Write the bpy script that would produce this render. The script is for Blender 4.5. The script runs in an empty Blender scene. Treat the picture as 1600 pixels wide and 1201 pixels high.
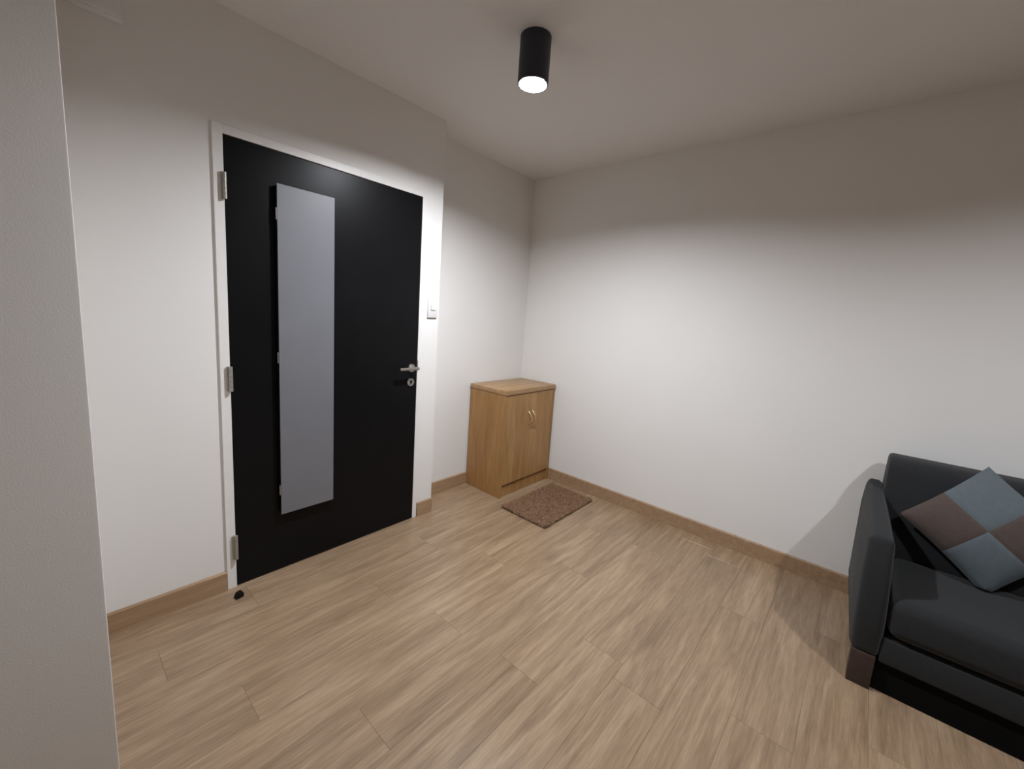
import bpy, bmesh, math, random
from mathutils import Vector, Matrix

# ------------------------------------------------------------------ camera, world, exposure
scene = bpy.context.scene
COL = scene.collection
rng = random.Random(7)

CAM_POS = Vector((-2.8059, -2.3078, 1.3774))
CAM_YAW, CAM_PITCH, CAM_ROLL = 40.8691, -8.3216, 3.9396
F_PX = 636.4474
cam_data = bpy.data.cameras.new('camera')
cam = bpy.data.objects.new('camera', cam_data)
COL.objects.link(cam)
_y, _p, _r = (math.radians(a) for a in (CAM_YAW, CAM_PITCH, CAM_ROLL))
_fw = Vector((math.cos(_p) * math.cos(_y), math.cos(_p) * math.sin(_y), math.sin(_p)))
_rt = Vector((math.sin(_y), -math.cos(_y), 0))
_up = _rt.cross(_fw)
_rt2 = _rt * math.cos(_r) + _up * math.sin(_r)
_up2 = -_rt * math.sin(_r) + _up * math.cos(_r)
m = Matrix((_rt2, _up2, -_fw)).transposed().to_4x4()
m.translation = CAM_POS
cam.matrix_world = m
cam_data.sensor_fit = 'HORIZONTAL'
cam_data.sensor_width = 36.0
cam_data.lens = F_PX / 1600.0 * 36.0
cam_data.shift_x = (800 - 798.8912) / 1600.0
cam_data.shift_y = (585.0464 - 600.5) / 1600.0
cam_data.clip_start = 0.02
scene.camera = cam

world = bpy.data.worlds.new('world')
scene.world = world
world.use_nodes = True
world.node_tree.nodes['Background'].inputs[0].default_value = (0, 0, 0, 1)
world.node_tree.nodes['Background'].inputs[1].default_value = 0.0

vs = scene.view_settings
vs.view_transform = 'Standard'
vs.look = 'None'
vs.gamma = 1.0
vs.use_curve_mapping = False
vs.exposure = 0.0
try:
    scene.cycles.max_bounces = 16
    scene.cycles.diffuse_bounces = 10
    scene.cycles.sample_clamp_indirect = 8.0
except Exception:
    pass

LAMP_STRENGTH = 2420.0
LAMP_COLOUR = (0.91, 0.945, 1.0)
LAMPS = [(-1.40, -1.10, 1.0), (-1.40, -3.30, 0.52)]      # ceiling x, y and relative output

# ------------------------------------------------------------------ helpers
def srgb(r, g, b):
    def f(c):
        c /= 255.0
        return c / 12.92 if c <= 0.04045 else ((c + 0.055) / 1.055) ** 2.4
    return (f(r), f(g), f(b), 1.0)


def base_mat(name, rough=0.5, metallic=0.0, spec=0.5):
    mt = bpy.data.materials.new(name)
    mt.use_nodes = True
    nt = mt.node_tree
    b = nt.nodes['Principled BSDF']
    b.inputs['Roughness'].default_value = rough
    b.inputs['Metallic'].default_value = metallic
    b.inputs['Specular IOR Level'].default_value = spec
    return mt, nt, b


def N(nt, kind, **kw):
    n = nt.nodes.new(kind)
    for k, v in kw.items():
        if k in n.inputs.keys():
            n.inputs[k].default_value = v
        else:
            setattr(n, k, v)
    return n


def coords(nt, scale=(1, 1, 1), rot=(0, 0, 0), kind='Object'):
    tc = N(nt, 'ShaderNodeTexCoord')
    mp = N(nt, 'ShaderNodeMapping')
    mp.inputs['Scale'].default_value = scale
    mp.inputs['Rotation'].default_value = rot
    nt.links.new(tc.outputs[kind], mp.inputs['Vector'])
    return mp.outputs['Vector']


def ramp(nt, fac, stops):
    r = N(nt, 'ShaderNodeValToRGB')
    els = r.color_ramp.elements
    while len(els) < len(stops):
        els.new(0.5)
    for e, (p, c) in zip(els, stops):
        e.position = p
        e.color = c
    nt.links.new(fac, r.inputs['Fac'])
    return r.outputs['Color']


def bump(nt, b, height, strength, dist):
    bp = N(nt, 'ShaderNodeBump')
    bp.inputs['Strength'].default_value = strength
    bp.inputs['Distance'].default_value = dist
    nt.links.new(height, bp.inputs['Height'])
    nt.links.new(bp.outputs['Normal'], b.inputs['Normal'])


def noise(nt, vec, scale, detail=4, rough=0.5, dist=0.0):
    n = N(nt, 'ShaderNodeTexNoise')
    n.inputs['Scale'].default_value = scale
    n.inputs['Detail'].default_value = detail
    n.inputs['Roughness'].default_value = rough
    n.inputs['Distortion'].default_value = dist
    nt.links.new(vec, n.inputs['Vector'])
    return n.outputs['Fac']


def plain(name, col, rough=0.5, metallic=0.0, spec=0.5, var=0.06, nscale=30, bstr=0.0, bscale=400, bdist=0.0005):
    """a slightly mottled procedural material"""
    mt, nt, b = base_mat(name, rough, metallic, spec)
    v = coords(nt)
    f = noise(nt, v, nscale, 3)
    lo = tuple(c * (1 - var) for c in col[:3]) + (1,)
    hi = tuple(min(1, c * (1 + var)) for c in col[:3]) + (1,)
    nt.links.new(ramp(nt, f, [(0.3, lo), (0.7, hi)]), b.inputs['Base Color'])
    if bstr:
        bump(nt, b, noise(nt, v, bscale, 2), bstr, bdist)
    return mt


def wood(name, dark, mid, light, scale=(1, 1, 1), rough=0.45, per_object=False, fine=1.0, spec=0.4, bstr=0.08, rv=0.10, warp=0.6):
    """streaky grain running along local X"""
    mt, nt, b = base_mat(name, rough, 0, spec)
    vec = coords(nt, scale)
    if per_object:
        oi = N(nt, 'ShaderNodeObjectInfo')
        mul = N(nt, 'ShaderNodeVectorMath', operation='SCALE')
        comb = N(nt, 'ShaderNodeCombineXYZ')
        nt.links.new(oi.outputs['Random'], comb.inputs[0])
        nt.links.new(oi.outputs['Random'], comb.inputs[1])
        nt.links.new(oi.outputs['Random'], comb.inputs[2])
        nt.links.new(comb.outputs[0], mul.inputs[0])
        mul.inputs['Scale'].default_value = 91.7
        add = N(nt, 'ShaderNodeVectorMath', operation='ADD')
        nt.links.new(vec, add.inputs[0])
        nt.links.new(mul.outputs[0], add.inputs[1])
        vec = add.outputs[0]
    big = noise(nt, vec, 1.0, 3, 0.55, warp)
    sm = noise(nt, vec, 4.0 * fine, 5, 0.65, 0.3)
    mix = N(nt, 'ShaderNodeMix', data_type='FLOAT')
    mix.inputs[0].default_value = 0.45
    nt.links.new(big, mix.inputs[2])
    nt.links.new(sm, mix.inputs[3])
    col = ramp(nt, mix.outputs[0], [(0.34, dark), (0.5, mid), (0.64, light)])
    if per_object:
        hsv = N(nt, 'ShaderNodeHueSaturation')
        mr = N(nt, 'ShaderNodeMapRange')
        mr.inputs['To Min'].default_value = 1.0 - rv
        mr.inputs['To Max'].default_value = 1.0 + rv
        nt.links.new(oi.outputs['Random'], mr.inputs['Value'])
        nt.links.new(mr.outputs[0], hsv.inputs['Value'])
        nt.links.new(col, hsv.inputs['Color'])
        col = hsv.outputs['Color']
    nt.links.new(col, b.inputs['Base Color'])
    bump(nt, b, sm, bstr, 0.001)
    return mt


PIV = {}


def thing(name, label, cat, loc, group=None):
    o = bpy.data.objects.new(name, None)
    o.empty_display_size = 0.1
    COL.objects.link(o)
    o.location = loc
    o['label'] = label
    o['category'] = cat
    if group:
        o['group'] = group
    PIV[o.name] = Vector(loc)
    return o


def part(name, bm, mat, parent, smooth=False):
    piv = PIV[parent.name]
    for v in bm.verts:
        v.co -= piv
    me = bpy.data.meshes.new(name)
    bmesh.ops.recalc_face_normals(bm, faces=bm.faces[:])
    for f in bm.faces:
        f.smooth = bool(smooth)
    bm.to_mesh(me)
    bm.free()
    if smooth == 'auto':
        me.set_sharp_from_angle(angle=math.radians(40))
    me.materials.append(mat)
    ob = bpy.data.objects.new(name, me)
    COL.objects.link(ob)
    ob.parent = parent
    PIV[ob.name] = piv.copy()
    return ob


def solo(name, bm, mat, loc=(0, 0, 0), smooth=False):
    loc = Vector(loc)
    for v in bm.verts:
        v.co -= loc
    me = bpy.data.meshes.new(name)
    bmesh.ops.recalc_face_normals(bm, faces=bm.faces[:])
    for f in bm.faces:
        f.smooth = bool(smooth)
    bm.to_mesh(me)
    bm.free()
    if smooth == 'auto':
        me.set_sharp_from_angle(angle=math.radians(40))
    me.materials.append(mat)
    ob = bpy.data.objects.new(name, me)
    COL.objects.link(ob)
    ob.location = loc
    PIV[ob.name] = loc
    return ob


def struct(name, bm, mat, label, cat, smooth=False):
    o = solo(name, bm, mat, (0, 0, 0), smooth)
    o['kind'] = 'structure'
    o['label'] = label
    o['category'] = cat
    return o


def box(bm, x0, x1, y0, y1, z0, z1, bev=0.0, seg=1):
    r = bmesh.ops.create_cube(bm, size=1.0)
    vs_ = r['verts']
    for v in vs_:
        v.co = Vector((x0 + (v.co.x + .5) * (x1 - x0), y0 + (v.co.y + .5) * (y1 - y0), z0 + (v.co.z + .5) * (z1 - z0)))
    if bev:
        es = list({e for v in vs_ for e in v.link_edges})
        bmesh.ops.bevel(bm, geom=es, offset=bev, segments=seg, profile=0.5, affect='EDGES', clamp_overlap=True)
    return bm


def B(*a, **k):
    return box(bmesh.new(), *a, **k)


def tube(bm, pts, rad, n=12, cap=True):
    """round bar along a polyline"""
    rings = []
    pts = [Vector(p) for p in pts]
    prev_u = None
    for i, p in enumerate(pts):
        a = pts[max(0, i - 1)]
        c = pts[min(len(pts) - 1, i + 1)]
        t = (c - a).normalized()
        ref = Vector((0, 0, 1)) if abs(t.z) < .9 else Vector((1, 0, 0))
        u = t.cross(ref).normalized() if prev_u is None else (prev_u - t * prev_u.dot(t)).normalized()
        prev_u = u
        w = t.cross(u)
        rr = rad[i] if isinstance(rad, (list, tuple)) else rad
        rings.append([bm.verts.new(p + (u * math.cos(k * 2 * math.pi / n) + w * math.sin(k * 2 * math.pi / n)) * rr) for k in range(n)])
    for i in range(len(rings) - 1):
        for k in range(n):
            bm.faces.new((rings[i][k], rings[i][(k + 1) % n], rings[i + 1][(k + 1) % n], rings[i + 1][k]))
    if cap:
        bm.faces.new(rings[0])
        bm.faces.new(rings[-1])
    return bm


def lathe(bm, prof, centre, axis='z', n=32, close=True):
    """revolve (radius, height) pairs; 'z' up, 'y' = height toward -Y"""
    c = Vector(centre)
    rings = []
    for r, h in prof:
        ring = []
        for k in range(n):
            a = 2 * math.pi * k / n
            if axis == 'z':
                q = Vector((r * math.cos(a), r * math.sin(a), h))
            else:
                q = Vector((r * math.cos(a), -h, r * math.sin(a)))
            ring.append(bm.verts.new(c + q))
        rings.append(ring)
    for i in range(len(rings) - 1):
        for k in range(n):
            bm.faces.new((rings[i][k], rings[i][(k + 1) % n], rings[i + 1][(k + 1) % n], rings[i + 1][k]))
    if close:
        bm.faces.new(rings[0])
        bm.faces.new(rings[-1])
    return bm


def prism(prof, axis, a0, a1, bev=0.0, seg=3, mapper=None):
    """extrude a closed (p, q) outline along an axis; axis 'y': (x, z); axis 'x': (y, z)"""
    bm = bmesh.new()
    def mk(p, q, a):
        return Vector((p, a, q)) if axis == 'y' else Vector((a, p, q))
    v0 = [bm.verts.new(mk(p, q, a0)) for p, q in prof]
    v1 = [bm.verts.new(mk(p, q, a1)) for p, q in prof]
    f0 = bm.faces.new(v0)
    f1 = bm.faces.new(v1)
    n = len(prof)
    for i in range(n):
        bm.faces.new((v0[i], v0[(i + 1) % n], v1[(i + 1) % n], v1[i]))
    bmesh.ops.recalc_face_normals(bm, faces=bm.faces[:])
    if bev:
        es = list(set(f0.edges[:] + f1.edges[:]))
        bmesh.ops.bevel(bm, geom=es, offset=bev, segments=seg, profile=0.5, affect='EDGES', clamp_overlap=True)
    if mapper:
        for v in bm.verts:
            v.co = mapper(v.co)
    return bm


def smooth_outline(pts, rad, n=5):
    """round the corners of a closed outline; rad may be a list"""
    out = []
    L = len(pts)
    for i in range(L):
        p = Vector(pts[i]); a = Vector(pts[i - 1]); c = Vector(pts[(i + 1) % L])
        r = rad[i] if isinstance(rad, (list, tuple)) else rad
        da, dc = (a - p), (c - p)
        ra = min(r, da.length * .48); rc = min(r, dc.length * .48)
        A = p + da.normalized() * ra
        Cc = p + dc.normalized() * rc
        for k in range(n + 1):
            t = k / n
            q = A * (1 - t) ** 2 + p * 2 * t * (1 - t) + Cc * t * t
            out.append((q.x, q.y))
    return out


# ------------------------------------------------------------------ materials
def wall_mat(name, col):
    mt, nt, b = base_mat(name, 0.85, 0, 0.2)
    v = coords(nt)
    big = noise(nt, v, 1.3, 2)
    lo = tuple(c * .985 for c in col[:3]) + (1,)
    hi = tuple(min(1, c * 1.015) for c in col[:3]) + (1,)
    nt.links.new(ramp(nt, big, [(.3, lo), (.7, hi)]), b.inputs['Base Color'])
    bump(nt, b, noise(nt, v, 260, 3, .6), .22, .0012)
    return mt


M_WALL = wall_mat('white_wall_paint', (0.78, 0.765, 0.745, 1))
M_CEIL = wall_mat('white_ceiling_paint', (0.74, 0.725, 0.71, 1))
M_FLOOR = wood('oak_laminate', srgb(125, 102, 80), srgb(149, 125, 100), srgb(169, 145, 118), scale=(1.35, 17, 17), rough=.30, per_object=True, fine=1.6, rv=.03, warp=1.2, spec=.5)
M_SUB = plain('dark_subfloor', srgb(92, 74, 58), .8)
M_BASE = wood('oak_skirting', srgb(148, 119, 91), srgb(161, 132, 103), srgb(173, 145, 115), scale=(2, 30, 30), rough=.45)
M_FRAME = plain('white_frame_paint', (0.78, 0.765, 0.745, 1), .4, var=.02)
M_DOOR = plain('black_door_laminate', (0.0055, 0.0054, 0.0060, 1), .33, spec=.13, var=.1, nscale=6)
M_STEEL = plain('brushed_steel', (0.50, 0.48, 0.45, 1), .34, 1.0, var=.05)
M_HINGE = plain('dull_hinge_steel', (0.42, 0.40, 0.36, 1), .45, .6, var=.08)
M_DARK = plain('dark_hole', (0.01, 0.01, 0.01, 1), .6)
M_PGREY = plain('grey_panel_face', srgb(112, 113, 118), .42, var=.03, nscale=8)
M_PBLACK = plain('black_panel_body', (0.004, 0.004, 0.004, 1), .6, spec=.2)
M_PLASTIC = plain('white_plastic', (0.72, 0.715, 0.71, 1), .35, var=.01)
M_CAB = wood('beech_veneer', srgb(140, 102, 58), srgb(158, 118, 72), srgb(170, 130, 83), scale=(14, 14, 1.3), rough=.42, fine=1.2)
M_CABD = wood('beech_veneer_doors', srgb(144, 107, 62), srgb(162, 124, 78), srgb(174, 137, 90), scale=(14, 14, 1.3), rough=.4, fine=1.2)
M_CABTOP = wood('beech_veneer_top', srgb(148, 116, 80), srgb(164, 132, 94), srgb(176, 146, 107), scale=(1.6, 16, 16), rough=.4, fine=1.2)
M_BRASS = plain('satin_brass', (0.80, 0.66, 0.42, 1), .25, 1.0, var=.04)
M_RUG = plain('brown_rug_backing', srgb(86, 66, 52), .95, spec=.1)
M_BLACKPAINT = plain('flare_tinted_black_lamp_paint', (0.012, 0.014, 0.026, 1), .42, var=.05)  # black body; bluish lens flare is put into its colour as a navy tint
M_RUBBER = plain('black_rubber', (0.004, 0.004, 0.004, 1), .7, spec=.2)
M_LEG = plain('dark_brown_wood', srgb(58, 44, 39), .5, var=.12)
M_UNDER = plain('black_lining_and_gap_shade', (0.004, 0.004, 0.004, 1), .9, spec=.1)  # seat base lining, and the black standing in for shade under the sofa


def fabric(name, col, var=.12):
    mt, nt, b = base_mat(name, .92, 0, .18)
    v = coords(nt)
    f = noise(nt, v, 55, 5, .7)
    lo = tuple(c * (1 - var) for c in col[:3]) + (1,)
    hi = tuple(c * (1 + var) for c in col[:3]) + (1,)
    nt.links.new(ramp(nt, f, [(.3, lo), (.7, hi)]), b.inputs['Base Color'])
    b.inputs['Sheen Weight'].default_value = .12
    w1 = noise(nt, coords(nt, (700, 700, 700)), 1.0, 2)
    bump(nt, b, w1, .35, .0008)
    return mt


M_SOFA = fabric('charcoal_sofa_fabric', srgb(40, 41, 42))
M_CUSHB = fabric('blue_grey_cushion_fabric', srgb(94, 103, 108), .07)
M_CUSHN = fabric('brown_cushion_fabric', srgb(84, 72, 67), .1)


def pile_mat():
    mt, nt, b = base_mat('brown_rug_pile', .95, 0, .1)
    v = coords(nt)
    f = noise(nt, v, 45, 3)
    nt.links.new(ramp(nt, f, [(.25, srgb(118, 90, 70)), (.5, srgb(144, 112, 88)), (.75, srgb(162, 128, 103))]), b.inputs['Base Color'])
    return mt


M_PILE = pile_mat()


def emit_mat(name, strength):
    mt = bpy.data.materials.new(name)
    mt.use_nodes = True
    nt = mt.node_tree
    nt.nodes.clear()
    e = N(nt, 'ShaderNodeEmission')
    e.inputs['Color'].default_value = LAMP_COLOUR + (1,)
    e.inputs['Strength'].default_value = strength
    o = N(nt, 'ShaderNodeOutputMaterial')
    nt.links.new(e.outputs[0], o.inputs[0])
    return mt



# ------------------------------------------------------------------ the room
HC = 2.508          # ceiling
S = 0.196           # how far the door wall stands forward of the recess wall
XS = -1.123         # end of the door wall
XF, YF = -2.751, -1.0   # corner of the near partition
XL, YB = -4.60, -6.00   # far left wall, wall behind the camera

bm = bmesh.new()
box(bm, XF - .02, -2.315, -S, .10, 0, HC)
box(bm, -1.244, XS, -S, .10, 0, HC)
box(bm, -2.315, -1.244, -S, .10, 2.068, HC)
struct('wall_left', bm, M_WALL, 'white painted wall around the black door', 'wall')
struct('wall_back', B(XS, .0, 0, .10, 0, HC), M_WALL, 'recessed white wall behind the wooden cabinet', 'wall')
struct('wall_right', B(0, .12, YB, .10, 0, HC), M_WALL, 'wide white wall behind the sofa', 'wall')
bm = B(XL, XF, YF, .10, 0, HC, bev=.003, seg=2)
struct('wall_near', bm, M_WALL, 'close white partition wall at the left edge of the photo', 'wall', smooth='auto')
struct('wall_far_left', B(XL - .12, XL, YB, YF, 0, HC), M_WALL, 'white wall left of the camera', 'wall')
struct('wall_front', B(XL - .12, .12, YB - .12, YB, 0, HC), M_WALL, 'white wall behind the camera', 'wall')
struct('ceiling', B(XL - .12, .12, YB - .12, .10, HC, HC + .1), M_CEIL, 'plain white painted ceiling', 'ceiling')

floor = struct('floor', B(XL - .12, .12, YB - .12, .10, -.09, -.009), M_SUB, 'light oak laminate plank floor', 'floor')
# planks: each its own board, running along X
PW, PL, GAP = .19, 1.22, .0004
JOINT = {0: -1.66, 1: -1.335, -6: -2.247}     # end joints read off the photograph, per row
row0 = -1.365
k = -8
while True:
    y1 = row0 - PW * k
    y0 = y1 - PW
    if y1 <= YB:
        break
    if y0 < 0:
        ya, yb = max(y0, YB), min(y1, 0.0)
        if yb - ya > .004:
            j = JOINT.get(k, None)
            off = j if j is not None else -((k * .437 + .29 + rng.uniform(-.08, .08)) % 1.0) * PL
            while off < 0:
                off += PL
            x1 = off
            while x1 > XL:
                xa, xb = max(x1 - PL, XL), min(x1, 0.0)
                if xb - xa > .01 and not (ya > -S - .001 and xb < XS) and not (ya > YF and xb < XF):
                    bp = B(xa + GAP / 2, xb - GAP / 2, ya + GAP / 2, yb - GAP / 2, -.009, 0.0)
                    top = [e for e in bp.edges if all(v.co.z > -.001 for v in e.verts)]
                    bmesh.ops.bevel(bp, geom=top, offset=.0005, segments=1, affect='EDGES')
                    part('plank', bp, M_FLOOR, floor)
                x1 -= PL
    k += 1

# skirting boards
def skirt(name, axis, a0, a1, face, sgn, label):
    t, h = .012, .096
    prof = [(face, 0), (face + sgn * t, 0), (face + sgn * t, h - .006), (face + sgn * (t - .004), h), (face, h)]
    if axis == 'y':
        bm_ = prism(prof, 'y', a0, a1)
    else:
        bm_ = prism(prof, 'x', a0, a1)
    return struct(name, bm_, M_BASE, label, 'baseboard')

skirt('baseboard_right', 'y', YB, -.012, 0.0, -1, 'oak skirting board along the wide wall by the sofa')
skirt('baseboard_back', 'x', XS, -.0, 0.0, -1, 'oak skirting board behind the wooden cabinet')
skirt('baseboard_left', 'x', XF, -2.316, -S, -1, 'oak skirting board left of the black door')
skirt('baseboard_left', 'x', -1.243, XS + .002, -S, -1, 'short oak skirting board right of the black door')
skirt('baseboard_front', 'x', XL, 0, YB, 1, 'oak skirting board behind the camera')

# ------------------------------------------------------------------ door
DX0, DX1, DH = -2.277, -1.2765, 2.030
door = thing('door_1', 'black flush door with white frame, steel lever and three hinges', 'door', ((DX0 + DX1) / 2, -S, 0))
door['kind'] = 'structure'
leaf = part('leaf', B(DX0 + .002, DX1 - .002, -.200, -.160, .005, DH - .002, bev=.0015), M_DOOR, door)
fy0, fy1 = -S - .010, -.12
frame = part('frame', B(-2.3148, DX0, fy0, fy1, 0, 2.0675, bev=.0015), M_FRAME, door)
part('frame', B(DX1, -1.2445, fy0 + .006, fy1, 0, 2.0675, bev=.0015), M_FRAME, door)
part('frame', B(DX0, DX1, fy0 + .003, fy1, DH + .001, 2.0675, bev=.0015), M_FRAME, door)
for z0, z1 in ((.150, .268), (.957, 1.068), (1.772, 1.878)):
    h = bmesh.new()
    yk = -S - .022
    n = 5
    for i in range(n):
        a = z0 + (z1 - z0) * i / n + .0006
        c = z0 + (z1 - z0) * (i + 1) / n - .0006
        tube(h, [(DX0 - .001, yk, a), (DX0 - .001, yk, c)], .0075, 14)
    box(h, DX0 - .014, DX0, yk + .002, yk + .010, z0, z1)
    part('hinge', h, M_HINGE, door, smooth='auto')
# lever handle
hx, hz = -1.3215, 1.010
h = bmesh.new()
lathe(h, [(.0, .0), (.026, .0), (.026, .006), (.0235, .009), (.0, .009)], (hx, -.200, hz), 'y', 28, close=False)
hd = part('handle', h, M_STEEL, door, smooth='auto')
h = bmesh.new()
tube(h, [(hx, -.207, hz), (hx, -.250, hz)], .009, 16)
tube(h, [(hx + .016, -.256, hz + .003), (hx - .118, -.256, hz + .003)], .0095, 16)
part('lever', h, M_STEEL, hd, smooth='auto')
h = bmesh.new()
lathe(h, [(.0, .0), (.026, .0), (.026, .005), (.0235, .008), (.0, .008)], (hx - .004, -.200, .921), 'y', 28, close=False)
esc = part('keyhole_plate', h, M_STEEL, door, smooth='auto')
h = bmesh.new()
lathe(h, [(.0, .0), (.0085, .0), (.0085, .0015), (.0, .0015)], (hx - .004, -.2081, .925), 'y', 18, close=False)
box(h, hx - .0075, hx - .0005, -.2096, -.2081, .909, .925)
part('keyhole', h, M_DARK, esc)
part('strike_plate', B(DX1 + .0005, DX1 + .003, fy0 + .003, fy0 + .0065, .985, 1.055), M_HINGE, door)

# tall grey panel hung on the door
px0, px1, pz0, pz1, py = -2.0845, -1.8222, .3125, 1.8861, -.230
pan = thing('hanging_panel', 'tall narrow grey panel with black sides hung on the black door', 'panel', ((px0 + px1) / 2, -.2, pz0))
part('body', B(px0 + .003, px1 - .003, py + .004, -.2003, pz0 + .004, pz1 - .004, bev=.002), M_PBLACK, pan)
part('face', B(px0, px1, py, py + .004, pz0, pz1, bev=.001), M_PGREY, pan)
for z in (.441, 1.102, 1.756):
    bm = B(px0 - .002, px0 + .0029, py + .0045, py + .016, z - .026, z + .026, bev=.0008)
    tube(bm, [(px0 - .002, py + .006, z - .026), (px0 - .002, py + .006, z + .026)], .0035, 10)
    part('clip', bm, M_STEEL, pan, smooth='auto')

# light switch right of the door
sw = thing('light_switch', 'white light switch on the wall right of the door handle', 'light switch', (-1.178, -S, 1.3845))
part('plate', B(-1.2145, -1.1425, -S - .011, -S, 1.325, 1.444, bev=.003, seg=2), M_PLASTIC, sw, smooth='auto')
rk = part('rocker', B(-1.194, -1.161, -S - .017, -S - .011, 1.374, 1.408, bev=.001), M_PLASTIC, sw)

# white box high on the door wall
bxr = thing('wall_box', 'white box high on the wall left of the door, near ceiling', 'box', (-2.63, -S, 2.279))
part('body', B(-2.735, -2.560, -S - .035, -S, 2.279, 2.44, bev=.004, seg=2), M_PLASTIC, bxr, smooth='auto')
part('cover', B(-2.728, -2.567, -S - .050, -S - .035, 2.285, 2.434, bev=.003, seg=2), M_PLASTIC, bxr, smooth='auto')

# door stop on the floor
ds = bmesh.new()
prof = [(-.017, 0), (.016, 0), (.016, .018), (.012, .027), (-.008, .027), (-.016, .012)]
ds = prism(smooth_outline(prof, .004, 3), 'y', -.0125, .0125, bev=.003, seg=2)
dso = solo('door_stop', ds, M_RUBBER, (0, 0, 0), 'auto')
dso.location = (-2.292, -.292, 0)
dso.rotation_euler = (0, 0, math.radians(12))
dso['label'] = 'small black rubber door stop on the floor by the door hinge side'
dso['category'] = 'door stop'

# ------------------------------------------------------------------ ceiling lamps
def lamp(x, y, power, label):
    glow = emit_mat('glowing_lens', LAMP_STRENGTH * power)
    ring = emit_mat('glowing_diffuser_edge', LAMP_STRENGTH * .012 * power)
    t = thing('ceiling_lamp', label, 'ceiling lamp', (x, y, HC - .185), 'black cylinder ceiling lamps')
    R, Ri, L = .064, .0585, .180
    b_ = bmesh.new()
    lathe(b_, [(R - .002, 0), (R, -.002), (R, -L + .001), (R - .001, -L), (Ri, -L), (Ri, -L + .045), (.0, -L + .045)], (x, y, HC), 'z', 48, close=False)
    part('body', b_, M_BLACKPAINT, t, smooth='auto')
    b_ = bmesh.new()
    zr = -L + .0155
    lathe(b_, [(Ri - .0005, zr + .003), (.0445, zr + .002), (.0445, zr + .008), (Ri - .0005, zr + .008)], (x, y, HC), 'z', 48, close=False)
    part('diffuser_ring', b_, ring, t, smooth='auto')
    b_ = bmesh.new()
    lathe(b_, [(.044, zr + .003), (.032, zr + .001), (.016, zr - .0005), (.008, zr - .001), (.0005, zr - .0012)], (x, y, HC), 'z', 20, close=True)
    part('lens', b_, glow, t, smooth='auto')


lamp(*LAMPS[0], 'lit black cylinder lamp on the ceiling in front of the door')
for q in LAMPS[1:]:
    lamp(*q, 'lit black cylinder lamp on the ceiling above the sofa end, outside the frame')

# ------------------------------------------------------------------ cabinet
cx1 = -.0145
cx0 = cx1 - .6154
cy1 = -.0125
cy0 = cy1 - .381
CH, CT = .828, .034
cab = thing('cabinet', 'small beech two-door cabinet standing in the room corner', 'cabinet', ((cx0 + cx1) / 2, (cy0 + cy1) / 2, 0))
part('top', B(cx0, cx1, cy0, cy1, CH - CT, CH, bev=.0025, seg=2), M_CABTOP, cab, smooth='auto')
sx0, sx1, sy0 = cx0 + .004, cx1 - .004, cy0 + .006
for a, c in ((sx0, sx0 + .018), (sx1 - .018, sx1)):
    part('side_panel', B(a, c, sy0, cy1, 0, CH - CT - .0003, bev=.001), M_CAB, cab)
ix0, ix1 = sx0 + .0183, sx1 - .0183
part('back_panel', B(ix0, ix1, cy1 - .008, cy1 - .002, .02, CH - CT - .001), M_CAB, cab)
part('bottom_panel', B(ix0, ix1, sy0 + .022, cy1 - .009, .080, .096), M_CAB, cab)
part('kick_plate', B(ix0, ix1, sy0 + .012, sy0 + .028, 0, .079, bev=.0008), M_CAB, cab)
part('shelf', B(ix0, ix1, sy0 + .03, cy1 - .009, .44, .458), M_CAB, cab)
mid = (ix0 + ix1) / 2
for a, c, hxp in ((ix0 + .0015, mid - .001, mid - .024), (mid + .001, ix1 - .0015, mid + .024)):
    d = part('door', B(a, c, sy0 + .001, sy0 + .019, .0985, CH - CT - .004, bev=.0012), M_CABD, cab)
    h = bmesh.new()
    pts = []
    for i in range(13):
        u = -1 + 2 * i / 12
        bow = .030 * (1 - abs(u) ** 2.4)
        pts.append((hxp, sy0 - bow + .002, .583 + u * .056))
    tube(h, pts, [.0052 if 0 < i < 12 else .0062 for i in range(13)], 10)
    for u in (-1, 1):
        lathe(h, [(.0, 0), (.0075, 0), (.0065, .004), (.0, .004)], (hxp, sy0 + .001, .583 + u * .056), 'y', 12, close=False)
    part('handle', h, M_BRASS, d, smooth='auto')

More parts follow.
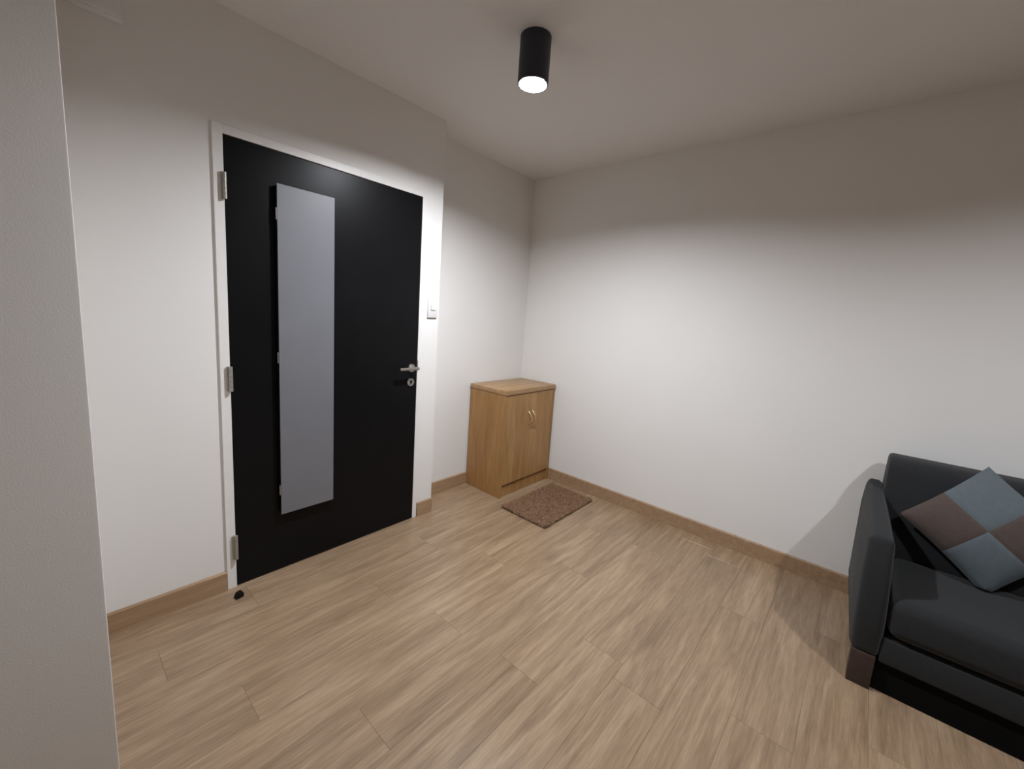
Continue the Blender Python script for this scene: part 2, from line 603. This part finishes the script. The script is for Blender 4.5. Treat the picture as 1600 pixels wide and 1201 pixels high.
# ------------------------------------------------------------------ rug
rx0, rx1, ry0, ry1 = -.7263, -.0968, -.8894, -.4851
rug = thing('door_mat', 'shaggy brown mat on the floor in front of the wooden cabinet', 'mat', ((rx0 + rx1) / 2, (ry0 + ry1) / 2, 0))
part('backing', B(rx0 + .006, rx1 - .006, ry0 + .006, ry1 - .006, .0005, .006, bev=.002), M_RUG, rug)
bm = bmesh.new()
r2 = random.Random(3)
nx, ny = 118, 76
for i in range(nx):
    for j in range(ny):
        x = rx0 + .006 + (rx1 - rx0 - .012) * (i + r2.random()) / nx
        y = ry0 + .006 + (ry1 - ry0 - .012) * (j + r2.random()) / ny
        ph = math.sin(x * 17 + 2 * math.sin(y * 23)) + math.cos(y * 29 - x * 9)
        ang = ph * .5 + r2.uniform(-2.2, 2.2)
        ln = r2.uniform(.010, .024)
        hgt = r2.uniform(.010, .021)
        dx, dy = math.cos(ang), math.sin(ang)
        w = r2.uniform(.0016, .003)
        sxv, syv = -dy * w, dx * w
        z0 = .0055
        a = bm.verts.new((x - sxv, y - syv, z0)); b_ = bm.verts.new((x + sxv, y + syv, z0))
        c = bm.verts.new((x + dx * ln * .45 + sxv, y + dy * ln * .45 + syv, z0 + hgt * .8))
        d = bm.verts.new((x + dx * ln * .45 - sxv, y + dy * ln * .45 - syv, z0 + hgt * .8))
        e = bm.verts.new((x + dx * ln, y + dy * ln, z0 + hgt * .72))
        bm.faces.new((a, b_, c, d)); bm.faces.new((d, c, e))
pile = part('pile', bm, M_PILE, rug)
pile['kind'] = 'stuff'

# ------------------------------------------------------------------ sofa
SY0, SY1 = -2.40, -3.95      # outer faces of the arms
sofa = thing('sofa', 'charcoal fabric sofa with padded arms against the right wall', 'sofa', (-.385, (SY0 + SY1) / 2, 0))
arm_prof = smooth_outline([(-.728, .136), (-.742, .30), (-.728, .47), (-.690, .612), (-.40, .655), (-.060, .690), (-.030, .60), (-.030, .136)],
                          [.02, .06, .08, .025, .15, .05, .05, .02], 6)


def arm_map(mirror):
    def f(c):
        t = c.y                      # 0 outer .. 1 inner
        fr = min(1, max(0, -c.x / .73))
        outer = SY0 - .024 * fr ** 1.5
        inner = -2.453 - .050 * fr - .014 * fr * max(0, min(1, (.55 - c.z) / .3))
        y = outer + (inner - outer) * t
        # padded bulge of the outer face
        y += .010 * (1 - t) * math.sin(math.pi * min(1, max(0, (c.z - .13) / .56))) * (1 - .3 * fr)
        if mirror:
            y = SY0 + SY1 - y
        return Vector((c.x, y, c.z))
    return f


for mir in (False, True):
    bm = bmesh.new()
    n = len(arm_prof)
    # loft across the thickness with a rounded edge
    cxp = sum(p[0] for p in arm_prof) / n
    czp = sum(p[1] for p in arm_prof) / n
    rings = []
    NT = 14
    for i in range(NT + 1):
        t = i / NT
        u = abs(2 * t - 1)
        inset = .030 * (1 - math.sqrt(max(0, 1 - max(0, (u - .35) / .65) ** 2)))
        ring = []
        for kq in range(n):
            p = Vector(arm_prof[kq]); a = Vector(arm_prof[kq - 1]); c = Vector(arm_prof[(kq + 1) % n])
            tn = (c - a).normalized()
            nrm = Vector((tn.y, -tn.x))
            if nrm.dot(p - Vector((cxp, czp))) < 0:
                nrm = -nrm
            q = p - nrm * inset
            ring.append(bm.verts.new((q.x, t, q.y)))
        rings.append(ring)
    for i in range(NT):
        for kq in range(n):
            bm.faces.new((rings[i][kq], rings[i][(kq + 1) % n], rings[i + 1][(kq + 1) % n], rings[i + 1][kq]))
    bm.faces.new(rings[0]); bm.faces.new(rings[-1])
    fm = arm_map(mir)
    for v in bm.verts:
        v.co = fm(v.co)
    part('arm', bm, M_SOFA, sofa, smooth='auto')

ya, yb = -2.518, SY0 + SY1 + 2.518           # between the arms
# seat cushion with a soft crown
bm = B(-.738, -.262, yb, ya, .243, .398, bev=.042, seg=5)
bmesh.ops.subdivide_edges(bm, edges=[e for e in bm.edges if e.calc_length() > .3], cuts=9, use_grid_fill=True)
for v in bm.verts:
    if v.co.z > .39:
        fx = math.sin(math.pi * min(1, max(0, (v.co.x + .738) / .476)))
        fyy = math.sin(math.pi * min(1, max(0, (v.co.y - yb) / (ya - yb))))
        v.co.z += .016 * max(0, fx) ** .7 * max(0, fyy) ** .4
part('seat_cushion', bm, M_SOFA, sofa, smooth=True)
part('front_rail', B(-.726, -.680, yb - .003, ya + .003, .128, .234, bev=.008, seg=3), M_SOFA, sofa, smooth='auto')
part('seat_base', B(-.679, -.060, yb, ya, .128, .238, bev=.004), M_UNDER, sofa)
part('gap_shade_block', B(-.712, -.070, yb - .02, ya + .012, .002, .126, bev=.004), M_UNDER, sofa)  # near-black box stands in for the shade in the open gap below
back_prof = smooth_outline([(-.262, .245), (-.285, .44), (-.225, .835), (-.055, .838), (-.022, .70), (-.022, .245)], [.02, .08, .07, .055, .06, .02], 6)
bm = prism(back_prof, 'y', SY0 + SY1 + 2.459, -2.459, bev=.03, seg=5)
part('back_cushion', bm, M_SOFA, sofa, smooth='auto')
for (xa, xb) in ((-.734, -.664), (-.120, -.050)):
    for (y0, y1) in ((-2.506, -2.432), (SY0 + SY1 + 2.432, SY0 + SY1 + 2.506)):
        part('leg', B(xa, xb, y0, y1, 0, .142, bev=.003, seg=2), M_LEG, sofa, smooth='auto')

# ------------------------------------------------------------------ checked cushion on the sofa
A_ = .365
pc = Vector((-.328, -2.774, .643))


def rod(w):
    return Matrix.Rotation(w.length, 3, w.normalized())


Bm = Matrix(((0, .3, -.95), (-1, 0, 0), (0, .95, .3)))
Rm = rod(Vector((-.115, -.09, -.055))) @ Bm
e1, e2, en = (Rm.col[i].normalized() for i in range(3))
PV, QV = (e1 + e2).normalized() * A_ / 2, (-e1 + e2).normalized() * A_ / 2
T_ = .062
pil = thing('cushion', 'square cushion with blue-grey and brown quarters leaning on the sofa', 'cushion', (pc.x, pc.y, .412))


def pt_on(u, v, side, lift=0.0):
    # the edges draw in a little between the corners
    du = 1 - .045 * (1 - v * v)
    dv = 1 - .045 * (1 - u * u)
    th = T_ * max(0, (1 - u ** 2)) ** .55 * max(0, (1 - v ** 2)) ** .55
    seam = -.0025 * (math.exp(-(u / .02) ** 2) + math.exp(-(v / .02) ** 2))
    fold = 0.0
    if side > 0 and u < 0 and v < 0:
        s_ = (u - v * 1.0)
        fold = -.007 * math.exp(-((s_ - .12) / .07) ** 2) * max(0, min(1, (-u - v - .25) / .5)) * max(0, (1 - u * u)) * max(0, (1 - v * v))
        fold += .0
    p = pc + PV * (u * du) + QV * (v * dv) + en * side * (th + (seam if side > 0 and th > .004 else 0) + fold + lift)
    zmin = .417
    if p.z < zmin:
        p.z = zmin + (p.z - zmin) * .08
    return p


NS = 18
for (u0, u1, v0, v1, mt) in ((0, 1, 0, 1, M_CUSHB), (-1, 0, 0, 1, M_CUSHN), (-1, 0, -1, 0, M_CUSHB), (0, 1, -1, 0, M_CUSHN)):
    bm = bmesh.new()
    g = [[bm.verts.new(pt_on(u0 + (u1 - u0) * i / NS, v0 + (v1 - v0) * j / NS, 1)) for j in range(NS + 1)] for i in range(NS + 1)]
    for i in range(NS):
        for j in range(NS):
            bm.faces.new((g[i][j], g[i + 1][j], g[i + 1][j + 1], g[i][j + 1]))
    o = part('patch', bm, mt, pil, smooth=True)
    o['label'] = 'blue-grey quarter' if mt is M_CUSHB else 'brown quarter'
bm = bmesh.new()
NB = 28
g = [[bm.verts.new(pt_on(-1 + 2 * i / NB, -1 + 2 * j / NB, -1)) for j in range(NB + 1)] for i in range(NB + 1)]
for i in range(NB):
    for j in range(NB):
        bm.faces.new((g[i][j], g[i + 1][j], g[i + 1][j + 1], g[i][j + 1]))
part('back', bm, M_CUSHN, pil, smooth=True)
